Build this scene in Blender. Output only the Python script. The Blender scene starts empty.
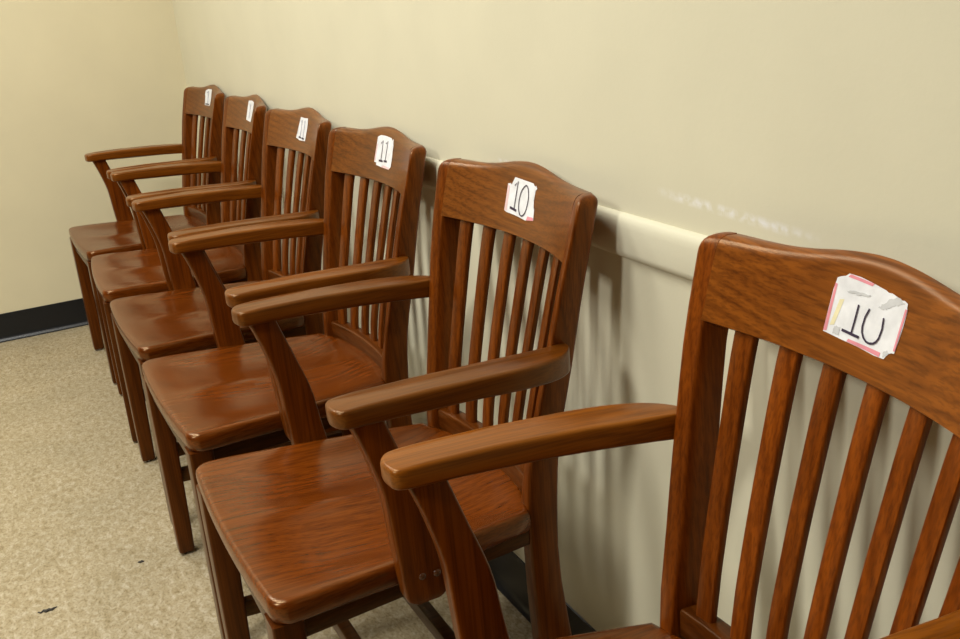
import bpy, bmesh, math, random
from mathutils import Vector, Matrix
random.seed(4)
SC = bpy.context.scene
COL = SC.collection

# ------------------------------------------------------------------ helpers
def lerp(z, pts):
    if z <= pts[0][0]: return pts[0][1]
    for (a, b), (c, d) in zip(pts, pts[1:]):
        if z <= c: return b + (d - b) * (z - a) / (c - a)
    return pts[-1][1]

def spline(z, pts):
    """smooth (Catmull-Rom style, non-uniform) interpolation of (z, value)"""
    n = len(pts)
    if z <= pts[0][0]: return pts[0][1]
    if z >= pts[-1][0]: return pts[-1][1]
    for i in range(n - 1):
        if z <= pts[i + 1][0]: break
    def slope(k):
        a = pts[max(k - 1, 0)]; b = pts[min(k + 1, n - 1)]
        return (b[1] - a[1]) / (b[0] - a[0])
    h = pts[i + 1][0] - pts[i][0]; t = (z - pts[i][0]) / h
    m0, m1 = slope(i) * h, slope(i + 1) * h
    return ((2*t**3 - 3*t*t + 1) * pts[i][1] + (t**3 - 2*t*t + t) * m0
            + (-2*t**3 + 3*t*t) * pts[i + 1][1] + (t**3 - t*t) * m1)

def smooth_poly(pts, sub=6):
    """closed Catmull-Rom through 2D points"""
    out = []; n = len(pts)
    for i in range(n):
        p0, p1, p2, p3 = (pts[(i + k - 1) % n] for k in range(4))
        for s in range(sub):
            t = s / sub
            out.append(tuple(0.5 * (2*b + (c - a)*t + (2*a - 5*b + 4*c - d)*t*t + (3*b - a - 3*c + d)*t**3)
                             for a, b, c, d in zip(p0, p1, p2, p3)))
    return out

def link(name, bm, mats, parent=None, smooth=True, angle=35):
    me = bpy.data.meshes.new(name)
    bmesh.ops.recalc_face_normals(bm, faces=bm.faces)
    bm.to_mesh(me); bm.free()
    if not isinstance(mats, (list, tuple)): mats = [mats]
    for m in mats: me.materials.append(m)
    if smooth:
        for p in me.polygons: p.use_smooth = True
        me.set_sharp_from_angle(angle=math.radians(angle))
    o = bpy.data.objects.new(name, me); COL.objects.link(o)
    if parent: o.parent = parent
    return o

def loft(rings, caps=True):
    bm = bmesh.new()
    vs = [[bm.verts.new(p) for p in r] for r in rings]
    n = len(rings[0])
    for a, b in zip(vs, vs[1:]):
        for i in range(n):
            bm.faces.new((a[i], a[(i + 1) % n], b[(i + 1) % n], b[i]))
    if caps:
        bm.faces.new(list(reversed(vs[0]))); bm.faces.new(vs[-1])
    return bm

def rrect(w0, w1, d0, d1, r, seg=3):
    """rounded rectangle ring in 2D"""
    r = min(r, abs(w1 - w0) * .49, abs(d1 - d0) * .49); out = []
    for cx, cy, a0 in ((w1 - r, d1 - r, 0), (w0 + r, d1 - r, 90), (w0 + r, d0 + r, 180), (w1 - r, d0 + r, 270)):
        for k in range(seg + 1):
            a = math.radians(a0 + 90 * k / seg)
            out.append((cx + r * math.cos(a), cy + r * math.sin(a)))
    return out

def bar_box(x0, x1, y0, y1, z0, z1, r=.004):
    bm = bmesh.new()
    bmesh.ops.create_cube(bm, size=1)
    for v in bm.verts:
        v.co = Vector((x0 if v.co.x < 0 else x1, y0 if v.co.y < 0 else y1, z0 if v.co.z < 0 else z1))
    if r: bmesh.ops.bevel(bm, geom=bm.edges[:], offset=r, segments=3, affect='EDGES', profile=.5)
    return bm

# ------------------------------------------------------------------ materials
def new_mat(name):
    m = bpy.data.materials.new(name); m.use_nodes = True
    nt = m.node_tree; b = nt.nodes['Principled BSDF']
    return m, nt, b
def N(nt, t, **kw):
    n = nt.nodes.new(t)
    for k, v in kw.items(): setattr(n, k, v)
    return n
def L(nt, a, b): nt.links.new(a, b)
def ramp(nt, stops):
    n = N(nt, 'ShaderNodeValToRGB'); cr = n.color_ramp
    while len(cr.elements) < len(stops): cr.elements.new(.5)
    for e, (p, c) in zip(cr.elements, stops):
        e.position = p; e.color = (*c, 1)
    return n

def make_wood(name, axis, tint=(1, 1, 1), rough=.30, ring=1.0, gloss=.5):
    """varnished oak/walnut; grain runs along the given local axis"""
    m, nt, b = new_mat(name)
    tc = N(nt, 'ShaderNodeTexCoord'); oi = N(nt, 'ShaderNodeObjectInfo')
    off = N(nt, 'ShaderNodeVectorMath', operation='SCALE'); off.inputs[0].default_value = (3.1, 5.7, 2.3)
    L(nt, oi.outputs['Random'], off.inputs['Scale'])
    add = N(nt, 'ShaderNodeVectorMath', operation='ADD')
    L(nt, tc.outputs['Object'], add.inputs[0]); L(nt, off.outputs[0], add.inputs[1])
    def mapped(fine, along):
        mp = N(nt, 'ShaderNodeMapping'); s = [fine, fine, fine]; s['xyz'.index(axis)] = along
        mp.inputs['Scale'].default_value = s
        L(nt, add.outputs[0], mp.inputs['Vector']); return mp
    # growth rings: distorted bands across the grain
    mp = mapped(9, 1.3)
    n1 = N(nt, 'ShaderNodeTexNoise'); n1.inputs['Scale'].default_value = 1.0
    n1.inputs['Detail'].default_value = 2; n1.inputs['Distortion'].default_value = .6
    L(nt, mp.outputs[0], n1.inputs['Vector'])
    mul = N(nt, 'ShaderNodeMath', operation='MULTIPLY'); mul.inputs[1].default_value = 9
    L(nt, n1.outputs['Fac'], mul.inputs[0])
    fr = N(nt, 'ShaderNodeMath', operation='PINGPONG'); fr.inputs[1].default_value = .5
    L(nt, mul.outputs[0], fr.inputs[0])
    # pores: fine long streaks
    mp2 = mapped(420, 7)
    n2 = N(nt, 'ShaderNodeTexNoise'); n2.inputs['Scale'].default_value = 1; n2.inputs['Detail'].default_value = 3
    L(nt, mp2.outputs[0], n2.inputs['Vector'])
    # growth lines: tight wavy bands running with the grain
    mp4 = mapped(34, 1.6)
    wv = N(nt, 'ShaderNodeTexWave', wave_type='BANDS', bands_direction='DIAGONAL'); wv.inputs['Scale'].default_value = 1
    wv.inputs['Distortion'].default_value = 4.5; wv.inputs['Detail'].default_value = 2.5; wv.inputs['Detail Scale'].default_value = .6
    L(nt, mp4.outputs[0], wv.inputs['Vector'])
    r4 = ramp(nt, [(.0, (.62, .56, .50)), (.35, (.95, .94, .93)), (1, (1.05, 1.06, 1.06))]); L(nt, wv.outputs['Fac'], r4.inputs[0])
    # broad tone
    mp3 = mapped(8, 3)
    n3 = N(nt, 'ShaderNodeTexNoise'); n3.inputs['Scale'].default_value = 1; n3.inputs['Detail'].default_value = 3
    L(nt, mp3.outputs[0], n3.inputs['Vector'])
    def col(r, g, bb): return (r * tint[0], g * tint[1], bb * tint[2])
    r1 = ramp(nt, [(0, col(.135, .040, .0095)), (.5, col(.215, .070, .017)), (1, col(.265, .092, .024))])
    mixf = N(nt, 'ShaderNodeMath', operation='MULTIPLY_ADD'); mixf.inputs[1].default_value = .85 * ring; mixf.inputs[2].default_value = .38 - .1 * ring
    L(nt, fr.outputs[0], mixf.inputs[0])
    a2 = N(nt, 'ShaderNodeMath', operation='MULTIPLY_ADD'); a2.inputs[1].default_value = .5
    sub = N(nt, 'ShaderNodeMath', operation='SUBTRACT'); sub.inputs[1].default_value = .5
    L(nt, n3.outputs['Fac'], sub.inputs[0]); L(nt, sub.outputs[0], a2.inputs[0]); L(nt, mixf.outputs[0], a2.inputs[2])
    L(nt, a2.outputs[0], r1.inputs[0])
    r2 = ramp(nt, [(.38, (.42, .36, .32)), (.55, (1, 1, 1))])
    L(nt, n2.outputs['Fac'], r2.inputs[0])
    mx = N(nt, 'ShaderNodeMixRGB', blend_type='MULTIPLY'); mx.inputs[0].default_value = .55
    L(nt, r1.outputs[0], mx.inputs[1]); L(nt, r2.outputs[0], mx.inputs[2])
    m4 = N(nt, 'ShaderNodeMixRGB', blend_type='MULTIPLY'); m4.inputs[0].default_value = .6 * ring
    L(nt, mx.outputs[0], m4.inputs[1]); L(nt, r4.outputs[0], m4.inputs[2])
    hs = N(nt, 'ShaderNodeHueSaturation'); L(nt, m4.outputs[0], hs.inputs['Color'])
    vr = N(nt, 'ShaderNodeMapRange'); vr.inputs['To Min'].default_value = .88; vr.inputs['To Max'].default_value = 1.14
    L(nt, oi.outputs['Random'], vr.inputs['Value']); L(nt, vr.outputs[0], hs.inputs['Value'])
    L(nt, hs.outputs[0], b.inputs['Base Color'])
    # satin amber varnish
    b.inputs['Roughness'].default_value = rough
    b.inputs['Specular IOR Level'].default_value = gloss
    b.inputs['Specular Tint'].default_value = (1, .74, .40, 1)
    bp = N(nt, 'ShaderNodeBump'); bp.inputs['Strength'].default_value = .10; bp.inputs['Distance'].default_value = .001
    L(nt, n2.outputs['Fac'], bp.inputs['Height']); L(nt, bp.outputs[0], b.inputs['Normal'])
    return m

W_X = make_wood('varnished_wood_across', 'x', tint=(.80, .70, .32))
W_Y = make_wood('varnished_wood_lengthwise', 'y')
W_Z = make_wood('varnished_wood_upright', 'z', tint=(.70, .48, .13), gloss=.4)
W_SEAT = make_wood('varnished_wood_seat', 'y', tint=(.64, .42, .11), rough=.24, ring=.8, gloss=.65)
W_DARK = make_wood('dark_underframe_wood', 'y', tint=(.30, .28, .22), gloss=.3)  # darker tint for aprons and stretchers
W_LEG = make_wood('shaded_legs_wood', 'z', tint=(.42, .29, .10), gloss=.35)  # front legs: their shade is put into a darker wood tint
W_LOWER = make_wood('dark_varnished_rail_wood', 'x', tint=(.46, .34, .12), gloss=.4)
W_X_WARM = make_wood('warm_varnished_wood_across', 'x', tint=(1.02, .84, .30))
W_Z_WARM = make_wood('warm_varnished_wood_upright', 'z', tint=(.92, .60, .13), gloss=.4)
W_ARM_LIGHT = make_wood('worn_orange_varnished_wood', 'y', tint=(1.12, .98, .22), rough=.30, ring=.7)
W_ARM = make_wood('worn_varnished_wood', 'y', tint=(.74, .62, .17), rough=.30, ring=.7)

def plain(name, c, rough=.5, metal=0):
    m, nt, b = new_mat(name)
    n = N(nt, 'ShaderNodeTexNoise'); n.inputs['Scale'].default_value = 60; n.inputs['Detail'].default_value = 4
    tc = N(nt, 'ShaderNodeTexCoord'); L(nt, tc.outputs['Object'], n.inputs['Vector'])
    r = ramp(nt, [(.3, tuple(v * .86 for v in c)), (.7, tuple(min(1, v * 1.06) for v in c))])
    L(nt, n.outputs['Fac'], r.inputs[0]); L(nt, r.outputs[0], b.inputs['Base Color'])
    b.inputs['Roughness'].default_value = rough; b.inputs['Metallic'].default_value = metal
    return m
M_METAL = plain('glide_metal', (.55, .53, .5), .3, 1)
M_PLUG = plain('wood_plug', (.10, .036, .013), .25)
M_PAPER = plain('white_paper', (.80, .80, .80), .7)
M_SMUDGE = plain('grey_torn_paper', (.58, .58, .57), .8)
M_PINK = plain('pink_print', (.78, .28, .32), .7)
M_PALEPINK = plain('faded_pink_print', (.80, .56, .54), .7)
M_YELLOW = plain('pale_yellow_print', (.82, .74, .45), .7)
M_INK = plain('dark_ink', (.035, .02, .05), .5)
M_FAINT = plain('faded_ink', (.24, .26, .38), .6)
M_RUBBER = plain('black_rubber', (.0075, .008, .009), .34)
M_DEBRIS = plain('dark_lint', (.045, .038, .03), .9)
M_CEIL = plain('ceiling_white', (.45, .44, .40), .9)

def make_wall(name, c, scuffs=()):
    m, nt, b = new_mat(name)
    tc = N(nt, 'ShaderNodeTexCoord')
    n = N(nt, 'ShaderNodeTexNoise'); n.inputs['Scale'].default_value = 5; n.inputs['Detail'].default_value = 5
    L(nt, tc.outputs['Object'], n.inputs['Vector'])
    r = ramp(nt, [(.3, tuple(v * .97 for v in c)), (.7, tuple(v * 1.02 for v in c))])
    L(nt, n.outputs['Fac'], r.inputs[0])
    out = r.outputs[0]
    for (x0, z0, x1, z1, w, amt) in scuffs:
        # paint scrapes: distance from a segment on the wall plane, broken up by noise
        sp = N(nt, 'ShaderNodeSeparateXYZ'); L(nt, tc.outputs['Object'], sp.inputs[0])
        ln = math.hypot(x1 - x0, z1 - z0); dx, dz = (x1 - x0) / ln, (z1 - z0) / ln
        def lin(a, bb, cc):
            p = N(nt, 'ShaderNodeMath', operation='MULTIPLY'); p.inputs[1].default_value = a; L(nt, sp.outputs['X'], p.inputs[0])
            q = N(nt, 'ShaderNodeMath', operation='MULTIPLY_ADD'); q.inputs[1].default_value = bb; L(nt, sp.outputs['Z'], q.inputs[0]); L(nt, p.outputs[0], q.inputs[2])
            s = N(nt, 'ShaderNodeMath', operation='ADD'); s.inputs[1].default_value = cc; L(nt, q.outputs[0], s.inputs[0]); return s
        al = lin(dx, dz, -(x0 * dx + z0 * dz)); ac = lin(-dz, dx, x0 * dz - z0 * dx)
        ab = N(nt, 'ShaderNodeMath', operation='ABSOLUTE'); L(nt, ac.outputs[0], ab.inputs[0])
        f1 = N(nt, 'ShaderNodeMapRange'); f1.inputs['From Min'].default_value = 0; f1.inputs['From Max'].default_value = w
        f1.inputs['To Min'].default_value = 1; f1.inputs['To Max'].default_value = 0; L(nt, ab.outputs[0], f1.inputs['Value'])
        ha = N(nt, 'ShaderNodeMath', operation='SUBTRACT'); ha.inputs[1].default_value = ln / 2; L(nt, al.outputs[0], ha.inputs[0])
        hb = N(nt, 'ShaderNodeMath', operation='ABSOLUTE'); L(nt, ha.outputs[0], hb.inputs[0])
        f2 = N(nt, 'ShaderNodeMapRange'); f2.inputs['From Min'].default_value = ln * .3; f2.inputs['From Max'].default_value = ln * .55
        f2.inputs['To Min'].default_value = 1; f2.inputs['To Max'].default_value = 0; L(nt, hb.outputs[0], f2.inputs['Value'])
        nn = N(nt, 'ShaderNodeTexNoise'); nn.inputs['Scale'].default_value = 70; nn.inputs['Detail'].default_value = 5
        L(nt, tc.outputs['Object'], nn.inputs['Vector'])
        f3 = N(nt, 'ShaderNodeMapRange'); f3.inputs['From Min'].default_value = .40; f3.inputs['From Max'].default_value = .6
        L(nt, nn.outputs['Fac'], f3.inputs['Value'])
        p1 = N(nt, 'ShaderNodeMath', operation='MULTIPLY'); L(nt, f1.outputs[0], p1.inputs[0]); L(nt, f2.outputs[0], p1.inputs[1])
        p2 = N(nt, 'ShaderNodeMath', operation='MULTIPLY'); L(nt, p1.outputs[0], p2.inputs[0]); L(nt, f3.outputs[0], p2.inputs[1])
        p3 = N(nt, 'ShaderNodeMath', operation='MULTIPLY'); p3.inputs[1].default_value = amt; L(nt, p2.outputs[0], p3.inputs[0])
        mx = N(nt, 'ShaderNodeMixRGB'); L(nt, p3.outputs[0], mx.inputs[0]); L(nt, out, mx.inputs[1]); mx.inputs[2].default_value = (.85, .84, .80, 1)
        out = mx.outputs[0]
    L(nt, out, b.inputs['Base Color'])
    b.inputs['Roughness'].default_value = .55; b.inputs['Specular IOR Level'].default_value = .3
    # roller stipple
    n2 = N(nt, 'ShaderNodeTexNoise'); n2.inputs['Scale'].default_value = 95; n2.inputs['Detail'].default_value = 4; n2.inputs['Roughness'].default_value = .6
    L(nt, tc.outputs['Object'], n2.inputs['Vector'])
    bp = N(nt, 'ShaderNodeBump'); bp.inputs['Strength'].default_value = .12; bp.inputs['Distance'].default_value = .002
    L(nt, n2.outputs['Fac'], bp.inputs['Height']); L(nt, bp.outputs[0], b.inputs['Normal'])
    return m
C_RIGHT = (.70, .660, .485); C_LEFT = (.69, .62, .42)
M_WALL_R = make_wall('cream_wall_paint', C_RIGHT, [(-1.03, .884, -.76, .873, .008, .95), (-1.47, .873, -1.40, .871, .005, .8)])
M_WALL_L = make_wall('yellower_cream_wall', C_LEFT)  # left wall colour, yellower than the right one
M_RAIL = make_wall('cream_rail_paint', (.70, .665, .50))

def make_floor():
    m, nt, b = new_mat('speckled_vinyl_floor')
    tc = N(nt, 'ShaderNodeTexCoord')
    def noise(sx, sy, det, dist=0):
        mp = N(nt, 'ShaderNodeMapping'); mp.inputs['Scale'].default_value = (sx, sy, 1); L(nt, tc.outputs['Object'], mp.inputs['Vector'])
        n = N(nt, 'ShaderNodeTexNoise'); n.inputs['Scale'].default_value = 1; n.inputs['Detail'].default_value = det
        n.inputs['Distortion'].default_value = dist; L(nt, mp.outputs[0], n.inputs['Vector']); return n
    n1 = noise(55, 85, 6, .8); n2 = noise(5, 5, 2); n3 = noise(150, 210, 3)
    r1 = ramp(nt, [(.28, (.25, .188, .094)), (.44, (.355, .288, .172)), (.54, (.395, .328, .21)), (.72, (.49, .425, .305))])
    L(nt, n1.outputs['Fac'], r1.inputs[0])
    r3 = ramp(nt, [(.32, (.70, .66, .58)), (.48, (1, 1, 1)), (.68, (1.08, 1.08, 1.1))]); L(nt, n3.outputs['Fac'], r3.inputs[0])
    r2 = ramp(nt, [(.3, (.93, .93, .92)), (.7, (1.05, 1.04, 1.03))]); L(nt, n2.outputs['Fac'], r2.inputs[0])
    a = N(nt, 'ShaderNodeMixRGB', blend_type='MULTIPLY'); a.inputs[0].default_value = 1; L(nt, r1.outputs[0], a.inputs[1]); L(nt, r3.outputs[0], a.inputs[2])
    c = N(nt, 'ShaderNodeMixRGB', blend_type='MULTIPLY'); c.inputs[0].default_value = 1; L(nt, a.outputs[0], c.inputs[1]); L(nt, r2.outputs[0], c.inputs[2])
    L(nt, c.outputs[0], b.inputs['Base Color'])
    b.inputs['Roughness'].default_value = .42; b.inputs['Specular IOR Level'].default_value = .35
    return m
M_FLOOR = make_floor()

# ------------------------------------------------------------------ the room
XL, XR, YF, H = -4.0916, 3.2, -4.6, 2.75
def struct(name, bm, mat, smooth=False):
    o = link(name, bm, mat, smooth=smooth); o['kind'] = 'structure'; return o
struct('floor', bar_box(XL - .1, XR + .1, YF - .1, .1, -.1, 0, 0), M_FLOOR)
struct('ceiling', bar_box(XL - .1, XR + .1, YF - .1, .1, H, H + .1, 0), M_CEIL)
struct('wall_right', bar_box(XL - .1, XR + .1, 0, .1, 0, H, 0), M_WALL_R)
struct('wall_left', bar_box(XL - .1, XL, YF, 0, 0, H, 0), M_WALL_L)

def extrude_profile(prof, axis, a, b_):
    """prof: (out, z) list; runs along x against wall_right or along y against wall_left"""
    f = (lambda o, z, t: (t, -o, z)) if axis == 'x' else (lambda o, z, t: (XL + o, t, z))
    return loft([[f(o, z, a) for o, z in prof], [f(o, z, b_) for o, z in prof]])
rail = [(0, .784), (.007, .785), (.0103, .789), (.0115, .795), (.0115, .826), (.0108, .833), (.0085, .839), (.005, .8425), (0, .844)]
struct('trim_1', extrude_profile(rail, 'x', XL, XR), M_RAIL, True)
base = [(0, 0), (.016, 0), (.0155, .0025), (.010, .006), (.006, .012), (.0042, .022), (.004, .100), (.0028, .1055), (0, .1066)]
struct('baseboard_right', extrude_profile(base, 'x', XL, XR), M_RUBBER, True)
struct('baseboard_left', extrude_profile(base, 'y', -.017, YF), M_RUBBER, True)

# ------------------------------------------------------------------ the armchair
XO = [(0, .184), (.45, .181), (.53, .185), (.65, .200), (.79, .2150), (.90, .2225)]      # post outer half width
FR = [(0, -.064), (.1, -.075), (.213, -.083), (.383, -.086), (.48, -.082), (.56, -.069), (.652, -.051), (.756, -.030), (.816, -.015), (.866, -.002), (.91, .009)]
RE = [(0, -.004), (.1, -.016), (.191, -.026), (.263, -.034), (.334, -.040), (.448, -.035), (.527, -.029), (.627, -.012), (.749, .007), (.862, .030), (.91, .041)]
KS = [(.45, .92), (.64, .86), (.8, .90), (.9, .90)]                                       # plan curvature of the back
PI_W = [(0, .034), (.45, .0255), (.65, .0215), (.79, .0230), (.90, .0245)]                  # post face width
def back_y(x, z, off=0.0):
    xo = lerp(z, XO); x = min(abs(x), .24)
    return spline(z, FR) + lerp(z, KS) * (xo * xo - x * x) + off

def post_ring(w0, w1, d0, d1, ro, ri):
    out = []
    for cx, cy, a0, q in ((w1 - ro, d1 - ro, 0, ro), (w0 + ri, d1 - ri, 90, ri), (w0 + ri, d0 + ri, 180, ri), (w1 - ro, d0 + ro, 270, ro)):
        for k in range(4):
            a = math.radians(a0 + 30 * k); out.append((cx + q * math.cos(a), cy + q * math.sin(a)))
    return out
def post_bm(s):
    zs = [.006, .012, .06, .12, .18, .24, .30, .36, .40, .44, .48, .52, .56, .60, .64, .68, .72, .76, .80, .83, .845, .856]
    top = CREST_END
    for k in range(1, 7):                                  # rounded outer top corner
        zs.append(.856 + (top - .856) * math.sin(math.pi / 2 * k / 6))
    rings = []
    for z in zs:
        xo = lerp(z, XO); w = lerp(z, PI_W); f = spline(z, FR); r = spline(z, RE)
        xi = xo - w
        if z > .856:
            t = (z - .856) / (top - .856); xo -= .0125 * (1 - math.sqrt(max(0, 1 - t * t)))
            d = top - z; f += lerp(d, [(0, .011), (.0015, .0055), (.004, .0022), (.009, .0005), (.012, 0)]); r -= lerp(d, [(0, .0085), (.0008, .0085), (.0035, .003), (.008, 0)])
        if z < .01: xo -= .003; xi += .003; f += .003; r -= .003
        rr = post_ring(xi, xo, f, r, .005, .0008 if z > .784 else .004)
        kk = lerp(z, KS)
        ring = []
        for x, y in rr:
            if z > .44: y += kk * max(0, lerp(z, XO) ** 2 - x * x) * max(0, min(1, (z - .44) / .1))
            ring.append((s * x, y, z))
        rings.append(ring)
    return loft(rings)

CREST_END = .8755
def crest_top(x):
    x = abs(x)
    return spline(x, [(-.05, .8845), (0, .8885), (.03, .8870), (.06, .8835), (.09, .8790), (.12, .8762), (.15, .8752), (.18, .8754), (.23, .8758)])
def crest_bm():
    rings = []; n = 44; xe = .1955
    for i in range(n + 1):
        x = -xe + 2 * xe * i / n
        zt = crest_top(x); zb = .786 - .0035 * (1 - (x / xe) ** 2); T = .0322 - .0157 * (1 - (x / xe) ** 2)
        P = []
        # front face up
        zz = [zb + .002, zb + .006] + [zb + (zt - zb) * q for q in (.2, .4, .6, .75)] + [zt - .012, zt - .008]
        P.append((zb, .003))
        for z in zz: P.append((z, 0 if z < zt - .009 else .0006))
        P += [(zt - .004, .0022), (zt - .0015, .0055), (zt, min(.011, T * .5)), (zt - .0008, T - .0075), (zt - .0035, T - .003)]
        for z in [zt - .008] + [zb + (zt - zb) * q for q in (.7, .4)] + [zb + .004]: P.append((z, T))
        P.append((zb, T - .003))
        rings.append([(x, back_y(x, z, o), z) for z, o in P])
    return loft(rings)

def slat_bm(k):
    u = k - 2.5; rings = []
    n = 22
    for i in range(n + 1):
        z = .462 + (.794 - .462) * i / n
        xc = u * lerp(z, [(.50, .0504), (.64, .0542), (.79, .0581)])
        w = lerp(z, [(.46, .0222), (.64, .0235), (.79, .0248)]) / 2
        T = .0095; slope = -2 * lerp(z, KS) * xc
        ring = [(xc + x, back_y(xc, z, .0065) + slope * x + y, z) for x, y in rrect(-w, w, 0, T, .0022, 2)]
        rings.append(ring)
    return loft(rings)

def lower_rail_bm():
    rings = []; n = 24; xe = .1525
    for i in range(n + 1):
        x = -xe + 2 * xe * i / n
        zb = .431; zt = .4675
        y0 = lambda z: spline(.468, FR) + .60 * (lerp(.468, XO) ** 2 - x * x) + .004
        rings.append([(x, y0(.46) + y, z) for y, z in rrect(0, .027, zb, zt, .004, 3)])
    return loft(rings)

HW = [(-.49, .236), (-.455, .2365), (-.40, .2315), (-.30, .2215), (-.20, .2085), (-.14, .1985), (-.06, .184)]
def seat_outline():
    pts = []
    def fy(x): return -.4835 + .010 * (x / .236) ** 2
    r = .026; xc = .236 - r
    # right (near) side from the rear to the front, front edge, left side, rear edge
    ys = [-.088 - (.44 - .088) * k / 14 for k in range(15)]
    side = [(lerp(y, HW), y) for y in ys]
    corner = []
    cy = fy(xc) + r
    for k in range(1, 9):
        a = -math.pi / 2 * k / 8
        corner.append((xc + r * math.cos(a), cy + r * math.sin(a)))
    front = [(xc * (1 - 2 * k / 20), fy(xc * (1 - 2 * k / 20))) for k in range(1, 20)]
    half = side + corner
    pts = half + front + [(-x, y) for x, y in reversed(half)]
    rear = []
    for k in range(1, 16):
        x = -.184 + .368 * k / 16
        rear.append((x, -.088 + .046 * (1 - (x / .184) ** 2)))
    return pts + rear
def seat_z(y): return lerp(y, [(-.49, .4515), (-.40, .4500), (-.25, .4430), (-.05, .4350)])
def dish(x, y):
    d = 0
    for sx in (-1, 1):
        ex = (x - sx * .098) / .075
        fy = (y + .25) / (.170 if y < -.25 else .14)
        d += .0125 * math.exp(-ex ** 4 * .6 - abs(fy) ** 5)
    d += .004 * math.exp(-(x / .14) ** 4 - ((y + .19) / .11) ** 4)
    return d
def seat_bm():
    ol = seat_outline(); c = (0, -.27)
    prof = [(.955, -.036), (.975, -.0355), (.988, -.032), (.997, -.024), (1, -.017), (.999, -.010), (.994, -.005), (.985, -.0018), (.972, -.0003),
            (.955, 0), (.925, 0), (.89, 0), (.85, 0), (.80, 0), (.74, 0), (.67, 0), (.59, 0), (.50, 0), (.40, 0), (.29, 0), (.17, 0), (.06, 0)]
    rings = []
    for s, dz in prof:
        r = []
        for x, y in ol:
            px, py = c[0] + (x - c[0]) * s, c[1] + (y - c[1]) * s
            z = seat_z(py) + dz
            if dz > -.003 and s < .985: z -= dish(px, py) * min(1, (.985 - s) / .09)
            r.append((px, py, z))
        rings.append(r)
    return loft(rings)

def arm_bm(s):
    inner = [(.2240, -.3690), (.2150, -.3660), (.2100, -.3560), (.2095, -.330), (.2100, -.29), (.2100, -.24), (.2095, -.19), (.2080, -.14), (.2050, -.09), (.2030, -.05), (.2025, -.026)]
    outer = [(.2140, -.0245), (.226, -.030), (.240, -.043), (.2525, -.063), (.2605, -.09), (.2645, -.125), (.2655, -.17), (.2655, -.23), (.265, -.29), (.2645, -.33), (.2640, -.352), (.2600, -.3630), (.2500, -.3695), (.2370, -.3710)]
    ol = smooth_poly(inner + outer, 4)
    cx, cy = .237, -.2
    def top(y): return lerp(y, [(-.372, .6890), (-.33, .6910), (-.25, .6905), (-.15, .6865), (-.02, .679)])
    def bot(y): return lerp(y, [(-.37, .6655), (-.30, .664), (-.2, .660), (-.1, .653), (-.02, .647)])
    rings = []
    # inset by moving each outline point toward the medial line of the arm
    nrm = []
    n = len(ol)
    for i in range(n):
        a, b2 = ol[i - 1], ol[(i + 1) % n]
        t = Vector((b2[0] - a[0], b2[1] - a[1])).normalized(); nrm.append((t.y, -t.x))
    area = sum(ol[i][0] * ol[(i + 1) % n][1] - ol[(i + 1) % n][0] * ol[i][1] for i in range(n))
    sg = -1 if area > 0 else 1
    for ins, f, d in ((.005, 0, 0), (.0025, 0, .0006), (.0006, 0, .0024), (0, 0, .005), (0, 1, -.0055), (.0006, 1, -.0030), (.0018, 1, -.0013), (.0036, 1, -.0003), (.0055, 1, 0)):
        r = []
        for (x, y), (nx, ny) in zip(ol, nrm):
            k = min(1, max(.1, abs(y + .02) / .05)) * ins if y > -.07 else ins
            px, py = x + sg * nx * k, y + sg * ny * k
            z = (top(py) if f else bot(py)) + d
            r.append((s * px, py, z))
        rings.append(r)
    return loft(rings)

SUF = [(.392, -.3015), (.40, -.3035), (.45, -.3095), (.50, -.3135), (.56, -.319), (.617, -.3335), (.645, -.343), (.672, -.353)]
SUR = [(.392, -.247), (.40, -.2455), (.44, -.251), (.48, -.257), (.535, -.2655), (.605, -.288), (.645, -.301), (.672, -.3095)]
def support_bm(s):
    rings = []
    zs = [.3915, .394, .398, .405] + [.42 + .02 * k for k in range(12)] + [.655, .668]
    for z in zs:
        f, r = spline(z, SUF), spline(z, SUR)
        if z < .404:
            q = (.405 - z) / .0135; e = .009 * (1 - math.sqrt(max(0, 1 - q * q))); f += e; r -= e
        x0 = lerp(z, [(.39, .2175), (.42, .2195), (.46, .2225), (.67, .2235)]); x1 = x0 + .0285
        rings.append([(s * x, y, z) for x, y in rrect(x0, x1, f, r, .0045, 3)])
    return loft(rings)
def plug_bm(s, y, z):
    bm = bmesh.new()
    bmesh.ops.create_uvsphere(bm, u_segments=14, v_segments=8, radius=.0055)
    for v in bm.verts: v.co = Vector((s * .2482 + v.co.x * .55, y + v.co.y, z + v.co.z))
    return bm

def front_leg_bm(s):
    rings = []
    for z, w in ((.006, .0150), (.009, .0168), (.05, .0174), (.2, .0190), (.35, .0205), (.4165, .0210)):
        xc = s * lerp(z, [(0, .2035), (.42, .2085)]); yc = lerp(z, [(0, -.4600), (.42, -.4555)])
        rings.append([(xc + x, yc + y, z) for x, y in rrect(-w, w, -w, w, .004, 3)])
    return loft(rings)
def glide_bm(x, y):
    bm = bmesh.new()
    bmesh.ops.create_cone(bm, cap_ends=True, segments=18, radius1=.0085, radius2=.0105, depth=.0065)
    for v in bm.verts: v.co += Vector((x, y, .00325))
    return bm

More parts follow.
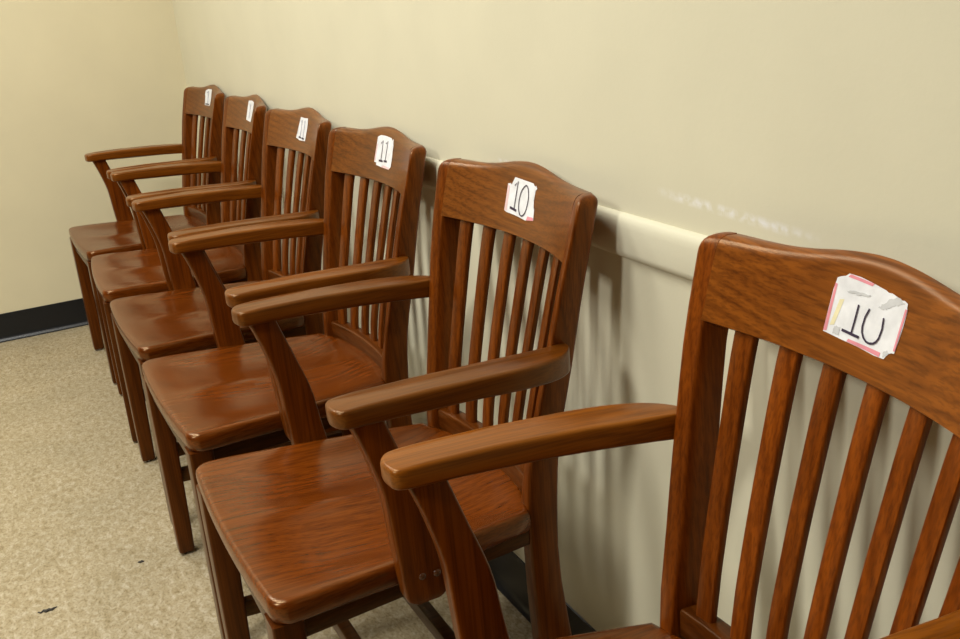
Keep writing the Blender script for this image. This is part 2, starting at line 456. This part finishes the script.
# --- crest stickers: outlines in the crest's own (x, height) frame, laid on its curved face
def on_crest(bm, off):
    bmesh.ops.triangulate(bm, faces=bm.faces[:])
    for k in range(-40, 41):
        bmesh.ops.bisect_plane(bm, geom=bm.verts[:] + bm.edges[:] + bm.faces[:], plane_co=(k * .005, 0, 0), plane_no=(1, 0, 0))
    for k in range(0, 24):
        bmesh.ops.bisect_plane(bm, geom=bm.verts[:] + bm.edges[:] + bm.faces[:], plane_co=(0, 0, .78 + k * .005), plane_no=(0, 0, 1))
    bmesh.ops.triangulate(bm, faces=[f for f in bm.faces if len(f.verts) > 4])
    for v in bm.verts: v.co.y = back_y(v.co.x, v.co.z, -off)
def poly(bm, pts, mi):
    f = bm.faces.new([bm.verts.new((x, 0, z)) for x, z in pts]); f.material_index = mi
def stroke(bm, pts, w, mi):
    pts = [Vector(p) for p in pts]; Ls, Rs = [], []
    for i, p in enumerate(pts):
        t = (pts[min(i + 1, len(pts) - 1)] - pts[max(i - 1, 0)]).normalized(); n = Vector((-t.y, t.x)) * w / 2
        Ls.append(bm.verts.new((p.x + n.x, 0, p.y + n.y))); Rs.append(bm.verts.new((p.x - n.x, 0, p.y - n.y)))
    for i in range(len(pts) - 1):
        f = bm.faces.new((Ls[i], Ls[i + 1], Rs[i + 1], Rs[i])); f.material_index = mi
def sticker(paper, layers, strokes):
    """one mesh: the paper, printed patches on it, then the pen strokes"""
    allbm = bmesh.new()
    def merge(src, off):
        on_crest(src, off); me = bpy.data.meshes.new('tmp'); src.to_mesh(me); src.free(); allbm.from_mesh(me); bpy.data.meshes.remove(me)
    b = bmesh.new(); poly(b, paper, 0); merge(b, .0005)
    for i, (pts, mi) in enumerate(layers):
        b = bmesh.new(); poly(b, pts, mi); merge(b, .0007 + .0001 * (i % 4))
    for pts, w, mi in strokes:
        b = bmesh.new(); stroke(b, pts, w, mi); merge(b, .0014)
    return allbm
STICK_MATS = [M_PAPER, M_PINK, M_PALEPINK, M_SMUDGE, M_YELLOW, M_INK, M_FAINT]
def ell(cx, cz, rx, rz, a0, a1, tilt=0, n=26):
    out = []
    for k in range(n + 1):
        a = math.radians(a0 + (a1 - a0) * k / n); x, z = rx * math.cos(a), rz * math.sin(a)
        out.append((cx + x + tilt * z, cz + z))
    return out

def rag(pts, amp, seed):
    """torn edge: break each side into small irregular steps"""
    r = random.Random(seed); out = []
    n = len(pts)
    for i in range(n):
        a, b2 = pts[i], pts[(i + 1) % n]
        for k in range(5):
            t = k / 5
            j = amp if k else amp * .3
            out.append((a[0] + (b2[0] - a[0]) * t + r.uniform(-j, j), a[1] + (b2[1] - a[1]) * t + r.uniform(-j, j)))
    return out

def sticker_torn_ten():      # nearest chair: the nought is torn off at the top
    paper = [(-.0487, .8123), (-.0489, .8318), (-.0492, .8511), (-.0478, .8626), (-.0440, .8643), (-.0412, .8653), (-.0385, .8660), (-.0349, .8689), (-.0197, .8688), (-.0017, .8668), (.0075, .8652),
             (.0130, .8650), (.0168, .8638), (.0215, .8643), (.0260, .8624), (.0285, .8630), (.0350, .8617), (.0380, .8622), (.0424, .8608), (.0428, .8575), (.0444, .8547), (.0445, .8414), (.0435, .8278), (.0425, .8177),
             (.0390, .8172), (.0362, .8157), (.0335, .8125), (.0318, .8097), (.0186, .8089), (-.0020, .8101), (-.0247, .8107), (-.0364, .8115)]
    layers = [([(-.0485, .8131), (-.0445, .8138), (-.0455, .8570), (-.0485, .8578)], 1),
              ([(-.0352, .8660), (-.0041, .8644), (-.0021, .8670), (-.0329, .8687)], 1),
              ([(-.0171, .8110), (.0260, .8098), (.0264, .8138), (-.0160, .8138)], 1),
              ([(.0415, .8275), (.0405, .8197), (.0428, .8199), (.0442, .8562), (.0415, .8563)], 1),
              ([(-.0424, .8196), (-.0373, .8212), (-.0329, .8458), (-.0384, .8446)], 4),
              (rag([(.0095, .8490), (.0161, .8545), (.0206, .8595), (.0292, .8628), (.0395, .8604), (.0361, .8581), (.0251, .8539), (.0202, .8496)], .0010, 3), 3),
              (rag([(-.0367, .8130), (-.0290, .8135), (-.0289, .8214), (-.0360, .8202)], .0008, 5), 3),
              (rag([(-.0330, .8536), (-.0200, .8558), (-.0030, .8568), (-.0056, .8545), (-.0194, .8526)], .0009, 6), 3),
              (rag([(.0300, .8110), (.0335, .8130), (.0365, .8165), (.0330, .8180), (.0290, .8150)], .0007, 7), 3)]
    strokes = [([(-.0137, .8456), (-.0136, .8320), (-.0138, .8193)], .0019, 5), ([(-.0261, .8196), (-.0143, .8190), (-.0035, .8186)], .0025, 5),
               ([(.0003, .8455), (-.0024, .8374), (-.0028, .8287), (-.0014, .8240), (.0018, .8202), (.0060, .8178), (.0100, .8173), (.0150, .8185), (.0182, .8210), (.0203, .8250), (.0212, .8332), (.0196, .8425)], .0019, 5)]
    sh = lambda pts: [(x + .0043, z) for x, z in pts]
    return sh(paper), [(sh(q), m) for q, m in layers], [(sh(q), w, m) for q, w, m in strokes]
def sticker_ten():
    paper = [(-.0406, .8152), (-.0402, .8364), (-.0418, .8544), (-.0350, .8556), (-.0318, .8540), (-.0279, .8523), (-.0258, .8548), (-.0250, .8656), (.0029, .8644), (.0324, .8637), (.0355, .8615), (.0390, .8602), (.0417, .8617), (.0470, .8581), (.0425, .8550),
             (.0405, .8522), (.0380, .8460), (.0416, .8415), (.0365, .8371), (.0430, .8330), (.0487, .8290), (.0495, .8220), (.0518, .8136), (.0255, .8098), (-.0094, .8122), (-.0340, .8131)]
    layers = [([(-.0401, .8155), (-.0330, .8150), (-.0356, .8516), (-.0410, .8531)], 2), ([(.0287, .8106), (.0512, .8138), (.0498, .8176), (.0313, .8166)], 1)]
    strokes = [([(-.0210, .8539), (-.0134, .8608), (-.0130, .8416), (-.0123, .8208)], .0019, 5), ([(-.0248, .8215), (-.0050, .8193)], .0036, 5),
               (smooth_poly([(.0121, .8583), (.0014, .8495), (-.0015, .8357), (.0012, .8228), (.0086, .8151), (.0166, .8156), (.0235, .8234), (.0253, .8397), (.0210, .8522)], 4) + [(.0121, .8583)], .0019, 5)]
    return paper, layers, strokes
def sticker_pink_eleven():
    paper = [(-.0374, .8198), (-.0359, .8421), (-.0362, .8560), (-.0355, .8681), (-.0300, .8705), (-.0204, .8726), (.0031, .8729), (.0200, .8718), (.0339, .8715), (.0406, .8675), (.0435, .8700), (.0462, .8711), (.0475, .8640), (.0507, .8583),
             (.0500, .8480), (.0531, .8365), (.0518, .8187), (.0422, .8127), (.0019, .8126), (-.0264, .8143), (-.0265, .8187)]
    layers = [([(0, .8127), (.0422, .8130), (.0451, .8168), (.0083, .8172)], 2), ([(-.0365, .8215), (-.0320, .8221), (-.0313, .8549), (-.0352, .8544)], 2)]
    strokes = [([(-.0148, .8570), (-.0071, .8637), (-.0056, .8450), (-.0049, .8254)], .0021, 5), ([(-.0145, .8244), (.0042, .8249)], .0036, 5),
               ([(.0095, .8585), (.0182, .8646), (.0176, .8474), (.0174, .8272)], .0021, 5), ([(.0102, .8259), (.0266, .8266)], .0036, 5)]
    return paper, layers, strokes
def sticker_white_eleven():
    paper = [(-.0351, .8652), (-.0101, .8643), (.0189, .8655), (.0220, .8540), (.0226, .8431), (.0205, .8280), (.0182, .8119), (-.0280, .8106), (-.0330, .8125), (-.0494, .8148), (-.0379, .8262), (-.0366, .8458)]
    strokes = [([(-.0247, .8548), (-.0209, .8588), (-.0197, .8396), (-.0225, .8200)], .0024, 6), ([(-.0304, .8184), (-.0146, .8177)], .0040, 5),
               ([(-.0038, .8549), (.0004, .8589), (.0012, .8398), (-.0003, .8182)], .0024, 6), ([(-.0096, .8170), (.0074, .8166)], .0040, 5)]
    return paper, [], strokes
def sticker_blank():
    paper = [(-.0480, .8700), (-.0100, .8722), (.0180, .8690), (.0160, .8450), (.0040, .8131), (-.0200, .8140), (-.0500, .8156), (-.0500, .8403)]
    return paper, [], [([(-.0174, .8630), (-.0189, .8401), (-.0209, .8230)], .0030, 6)]
def sticker_one():
    paper = [(-.0597, .8546), (-.0558, .8683), (-.0313, .8740), (.0147, .8745), (.0179, .8490), (.0104, .8217), (-.0501, .8209), (-.0454, .8375), (-.0542, .8507)]
    return paper, [], [([(-.0352, .8620), (-.0212, .8670), (-.0203, .8437), (-.0219, .8270)], .0034, 6), ([(-.0424, .8254), (-.0002, .8256)], .0036, 5)]

def build_chair():
    root = bpy.data.objects.new('wooden_armchair', None); COL.objects.link(root)
    root.empty_display_size = .2
    link('seat', seat_bm(), W_SEAT, root, angle=60)
    link('crest_rail', crest_bm(), W_X, root, angle=50)
    for s in (-1, 1):
        p = link('back_post', post_bm(s), W_Z, root, angle=45)
        link('glide', glide_bm(s * (lerp(0, XO) - .017), -.034), M_METAL, p)
    for k in range(6): link('back_slat', slat_bm(k), W_Z, root, angle=50)
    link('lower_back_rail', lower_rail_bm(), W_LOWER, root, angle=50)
    for s in (-1, 1):
        link('armrest', arm_bm(s), W_ARM, root, angle=50)
        a = link('arm_support', support_bm(s), W_Z, root, angle=50)
        for y, z in ((-.2805, .432), (-.2600, .430)): link('plug', plug_bm(s, y, z), M_PLUG, a)
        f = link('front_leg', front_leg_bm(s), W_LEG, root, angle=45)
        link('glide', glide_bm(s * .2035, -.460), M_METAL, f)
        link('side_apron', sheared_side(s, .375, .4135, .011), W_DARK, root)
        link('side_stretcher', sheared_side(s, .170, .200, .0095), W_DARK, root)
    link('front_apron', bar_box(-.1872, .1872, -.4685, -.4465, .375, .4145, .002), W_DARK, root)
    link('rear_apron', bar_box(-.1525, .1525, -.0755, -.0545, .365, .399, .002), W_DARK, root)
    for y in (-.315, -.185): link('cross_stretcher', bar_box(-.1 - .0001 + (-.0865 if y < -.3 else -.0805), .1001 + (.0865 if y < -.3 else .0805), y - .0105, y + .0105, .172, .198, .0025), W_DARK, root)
    return root
def sheared_side(s, z0, z1, hw):
    # from the front leg's rear face to the rear post's front face
    bm = bmesh.new(); rings = []
    ya = -.4395 if z0 > .3 else -.4425; yb = spline((z0 + z1) / 2, FR) + .001
    xa, xb = s * (.199 if z0 > .3 else .2045), s * .1665
    for t in (0, .5, 1):
        y = ya + (yb - ya) * t; xc = xa + (xb - xa) * t
        rings.append([(xc + x, y, z) for x, z in rrect(-hw, hw, z0, z1, .0025, 2)])
    bm.free()
    return loft(rings)

def copy_tree(o, parent=None):
    c = o.copy(); COL.objects.link(c)
    if parent: c.parent = parent
    for ch in list(o.children): copy_tree(ch, c)
    return c

CHAIRS = [  # x, y, turn, sticker, label
    (-.6345, -.0970, -.0957, sticker_torn_ten(), 'nearest wooden armchair, cut off by the right edge, its 10 sticker torn across the nought'),
    (-1.3206, -.0750, .0049, sticker_ten(), 'wooden armchair whose crest sticker reads 10 with the nought complete, second nearest'),
    (-1.9082, -.0676, .0218, sticker_pink_eleven(), 'wooden armchair with pink-edged 11 sticker, just beyond the complete 10 chair'),
    (-2.4500, -.0658, .0137, sticker_white_eleven(), 'wooden armchair with narrow plain white 11 sticker, third from the far corner'),
    (-2.9815, -.0637, -.0424, sticker_blank(), 'wooden armchair second from the far corner, tall blank-looking white sticker'),
    (-3.5400, -.0655, .0325, sticker_one(), 'wooden armchair at the far end of the row, beside the left wall corner'),
]
proto = build_chair()
trees = [proto] + [copy_tree(proto) for _ in range(5)]
for ch in proto.children:                                   # the nearest chair has paler, more orange arms; crest, posts and slats tinted likewise
    kind = ch.name.split('.')[0]
    warm = {'armrest': W_ARM_LIGHT, 'crest_rail': W_X_WARM, 'back_slat': W_Z_WARM, 'back_post': W_Z_WARM}.get(kind)
    if warm: ch.material_slots[0].link = 'OBJECT'; ch.material_slots[0].material = warm
for o, (x, y, th, st, lab) in zip(trees, CHAIRS):
    o.location = (x, y, 0); o.rotation_euler = (0, 0, th)
    o['label'] = lab; o['category'] = 'chair'; o['group'] = 'wooden armchairs lined up along the wall'
    link('number_sticker', sticker(*st), STICK_MATS, o, smooth=False)

# ------------------------------------------------------------------ scraps on the floor
def scrap(name, x, y, pts, rad, label):
    rings = []
    r = random.Random(name + str(x))
    n = len(pts)
    for i, (px, py) in enumerate(pts):
        q = rad * (.35 + 1.0 * math.sin(math.pi * (i + .5) / n)) * r.uniform(.8, 1.2)
        t = Vector((pts[min(i + 1, n - 1)][0] - pts[max(i - 1, 0)][0], pts[min(i + 1, n - 1)][1] - pts[max(i - 1, 0)][1])).normalized()
        rings.append([(px - t.y * q * math.cos(a), py + t.x * q * math.cos(a), max(0, q * .5 + q * .5 * math.sin(a))) for a in [2 * math.pi * k / 8 for k in range(8)]])
    o = link(name, loft(rings), M_DEBRIS); o.location = (x, y, 0)
    o['label'] = label; o['category'] = 'debris'
    return o
scrap('lint_scrap', -2.031, -.83, [(-.004, -.017), (.002, -.012), (-.003, -.007), (.003, -.002), (0, .004), (.003, .009), (-.002, .014), (-.003, .020)], .0030, 'thin dark scrap of lint on the bare floor near the bottom left')
scrap('dirt_crumb', -2.115, -.629, [(-.002, -.006), (.001, -.002), (0, .002), (.002, .006)], .003, 'tiny dark crumb on the floor below the chair legs')
# ------------------------------------------------------------------ ceiling lights and an added frontal fill lamp (above the frame)
def area(name, x, y, sx, sy, watts, col=(1, .985, .93), z=H - .02):
    l = bpy.data.lights.new(name, 'AREA'); l.shape = 'RECTANGLE'; l.size = sx; l.size_y = sy; l.energy = watts; l.color = col
    o = bpy.data.objects.new(name, l); COL.objects.link(o); o.location = (x, y, z); return o
area('overhead_lamp', -3.3, -1.25, .35, 1.2, 26)
area('overhead_lamp', -2.2, -1.3, .35, 1.2, 27)
area('overhead_lamp', -1.25, -1.4, .35, 1.2, 33)
area('overhead_lamp', -.45, -3.4, .35, 1.2, 88)  # added fill lamp, unseen: brightens slat and crest fronts and the wall
w = bpy.data.worlds.new('room_dark'); SC.world = w; w.use_nodes = True
w.node_tree.nodes['Background'].inputs[0].default_value = (.5, .5, .5, 1); w.node_tree.nodes['Background'].inputs[1].default_value = .02

# ------------------------------------------------------------------ camera
F, CH, CD, PIT, ROL, YAW = 1011.42, 1.1536, .7373, .3241, -.0869, .4337
PIT, ROL, YAW = 0.3241, -0.0869, 0.4337
fw = Vector((-math.cos(YAW) * math.cos(PIT), math.sin(YAW) * math.cos(PIT), -math.sin(PIT)))
rt = fw.cross(Vector((0, 0, 1))).normalized(); up = rt.cross(fw)
r2 = rt * math.cos(ROL) + up * math.sin(ROL); u2 = -rt * math.sin(ROL) + up * math.cos(ROL)
cam = bpy.data.cameras.new('camera'); co = bpy.data.objects.new('camera', cam); COL.objects.link(co)
cam.sensor_fit = 'HORIZONTAL'; cam.sensor_width = 36; cam.lens = F * 36 / 960; cam.clip_start = .02
m = Matrix((r2, u2, -fw)).transposed().to_4x4(); m.translation = Vector((0, -CD, CH)); co.matrix_world = m
SC.camera = co
vs = SC.view_settings
vs.view_transform = 'Standard'; vs.look = 'None'; vs.gamma = 1; vs.use_curve_mapping = False; vs.exposure = .10
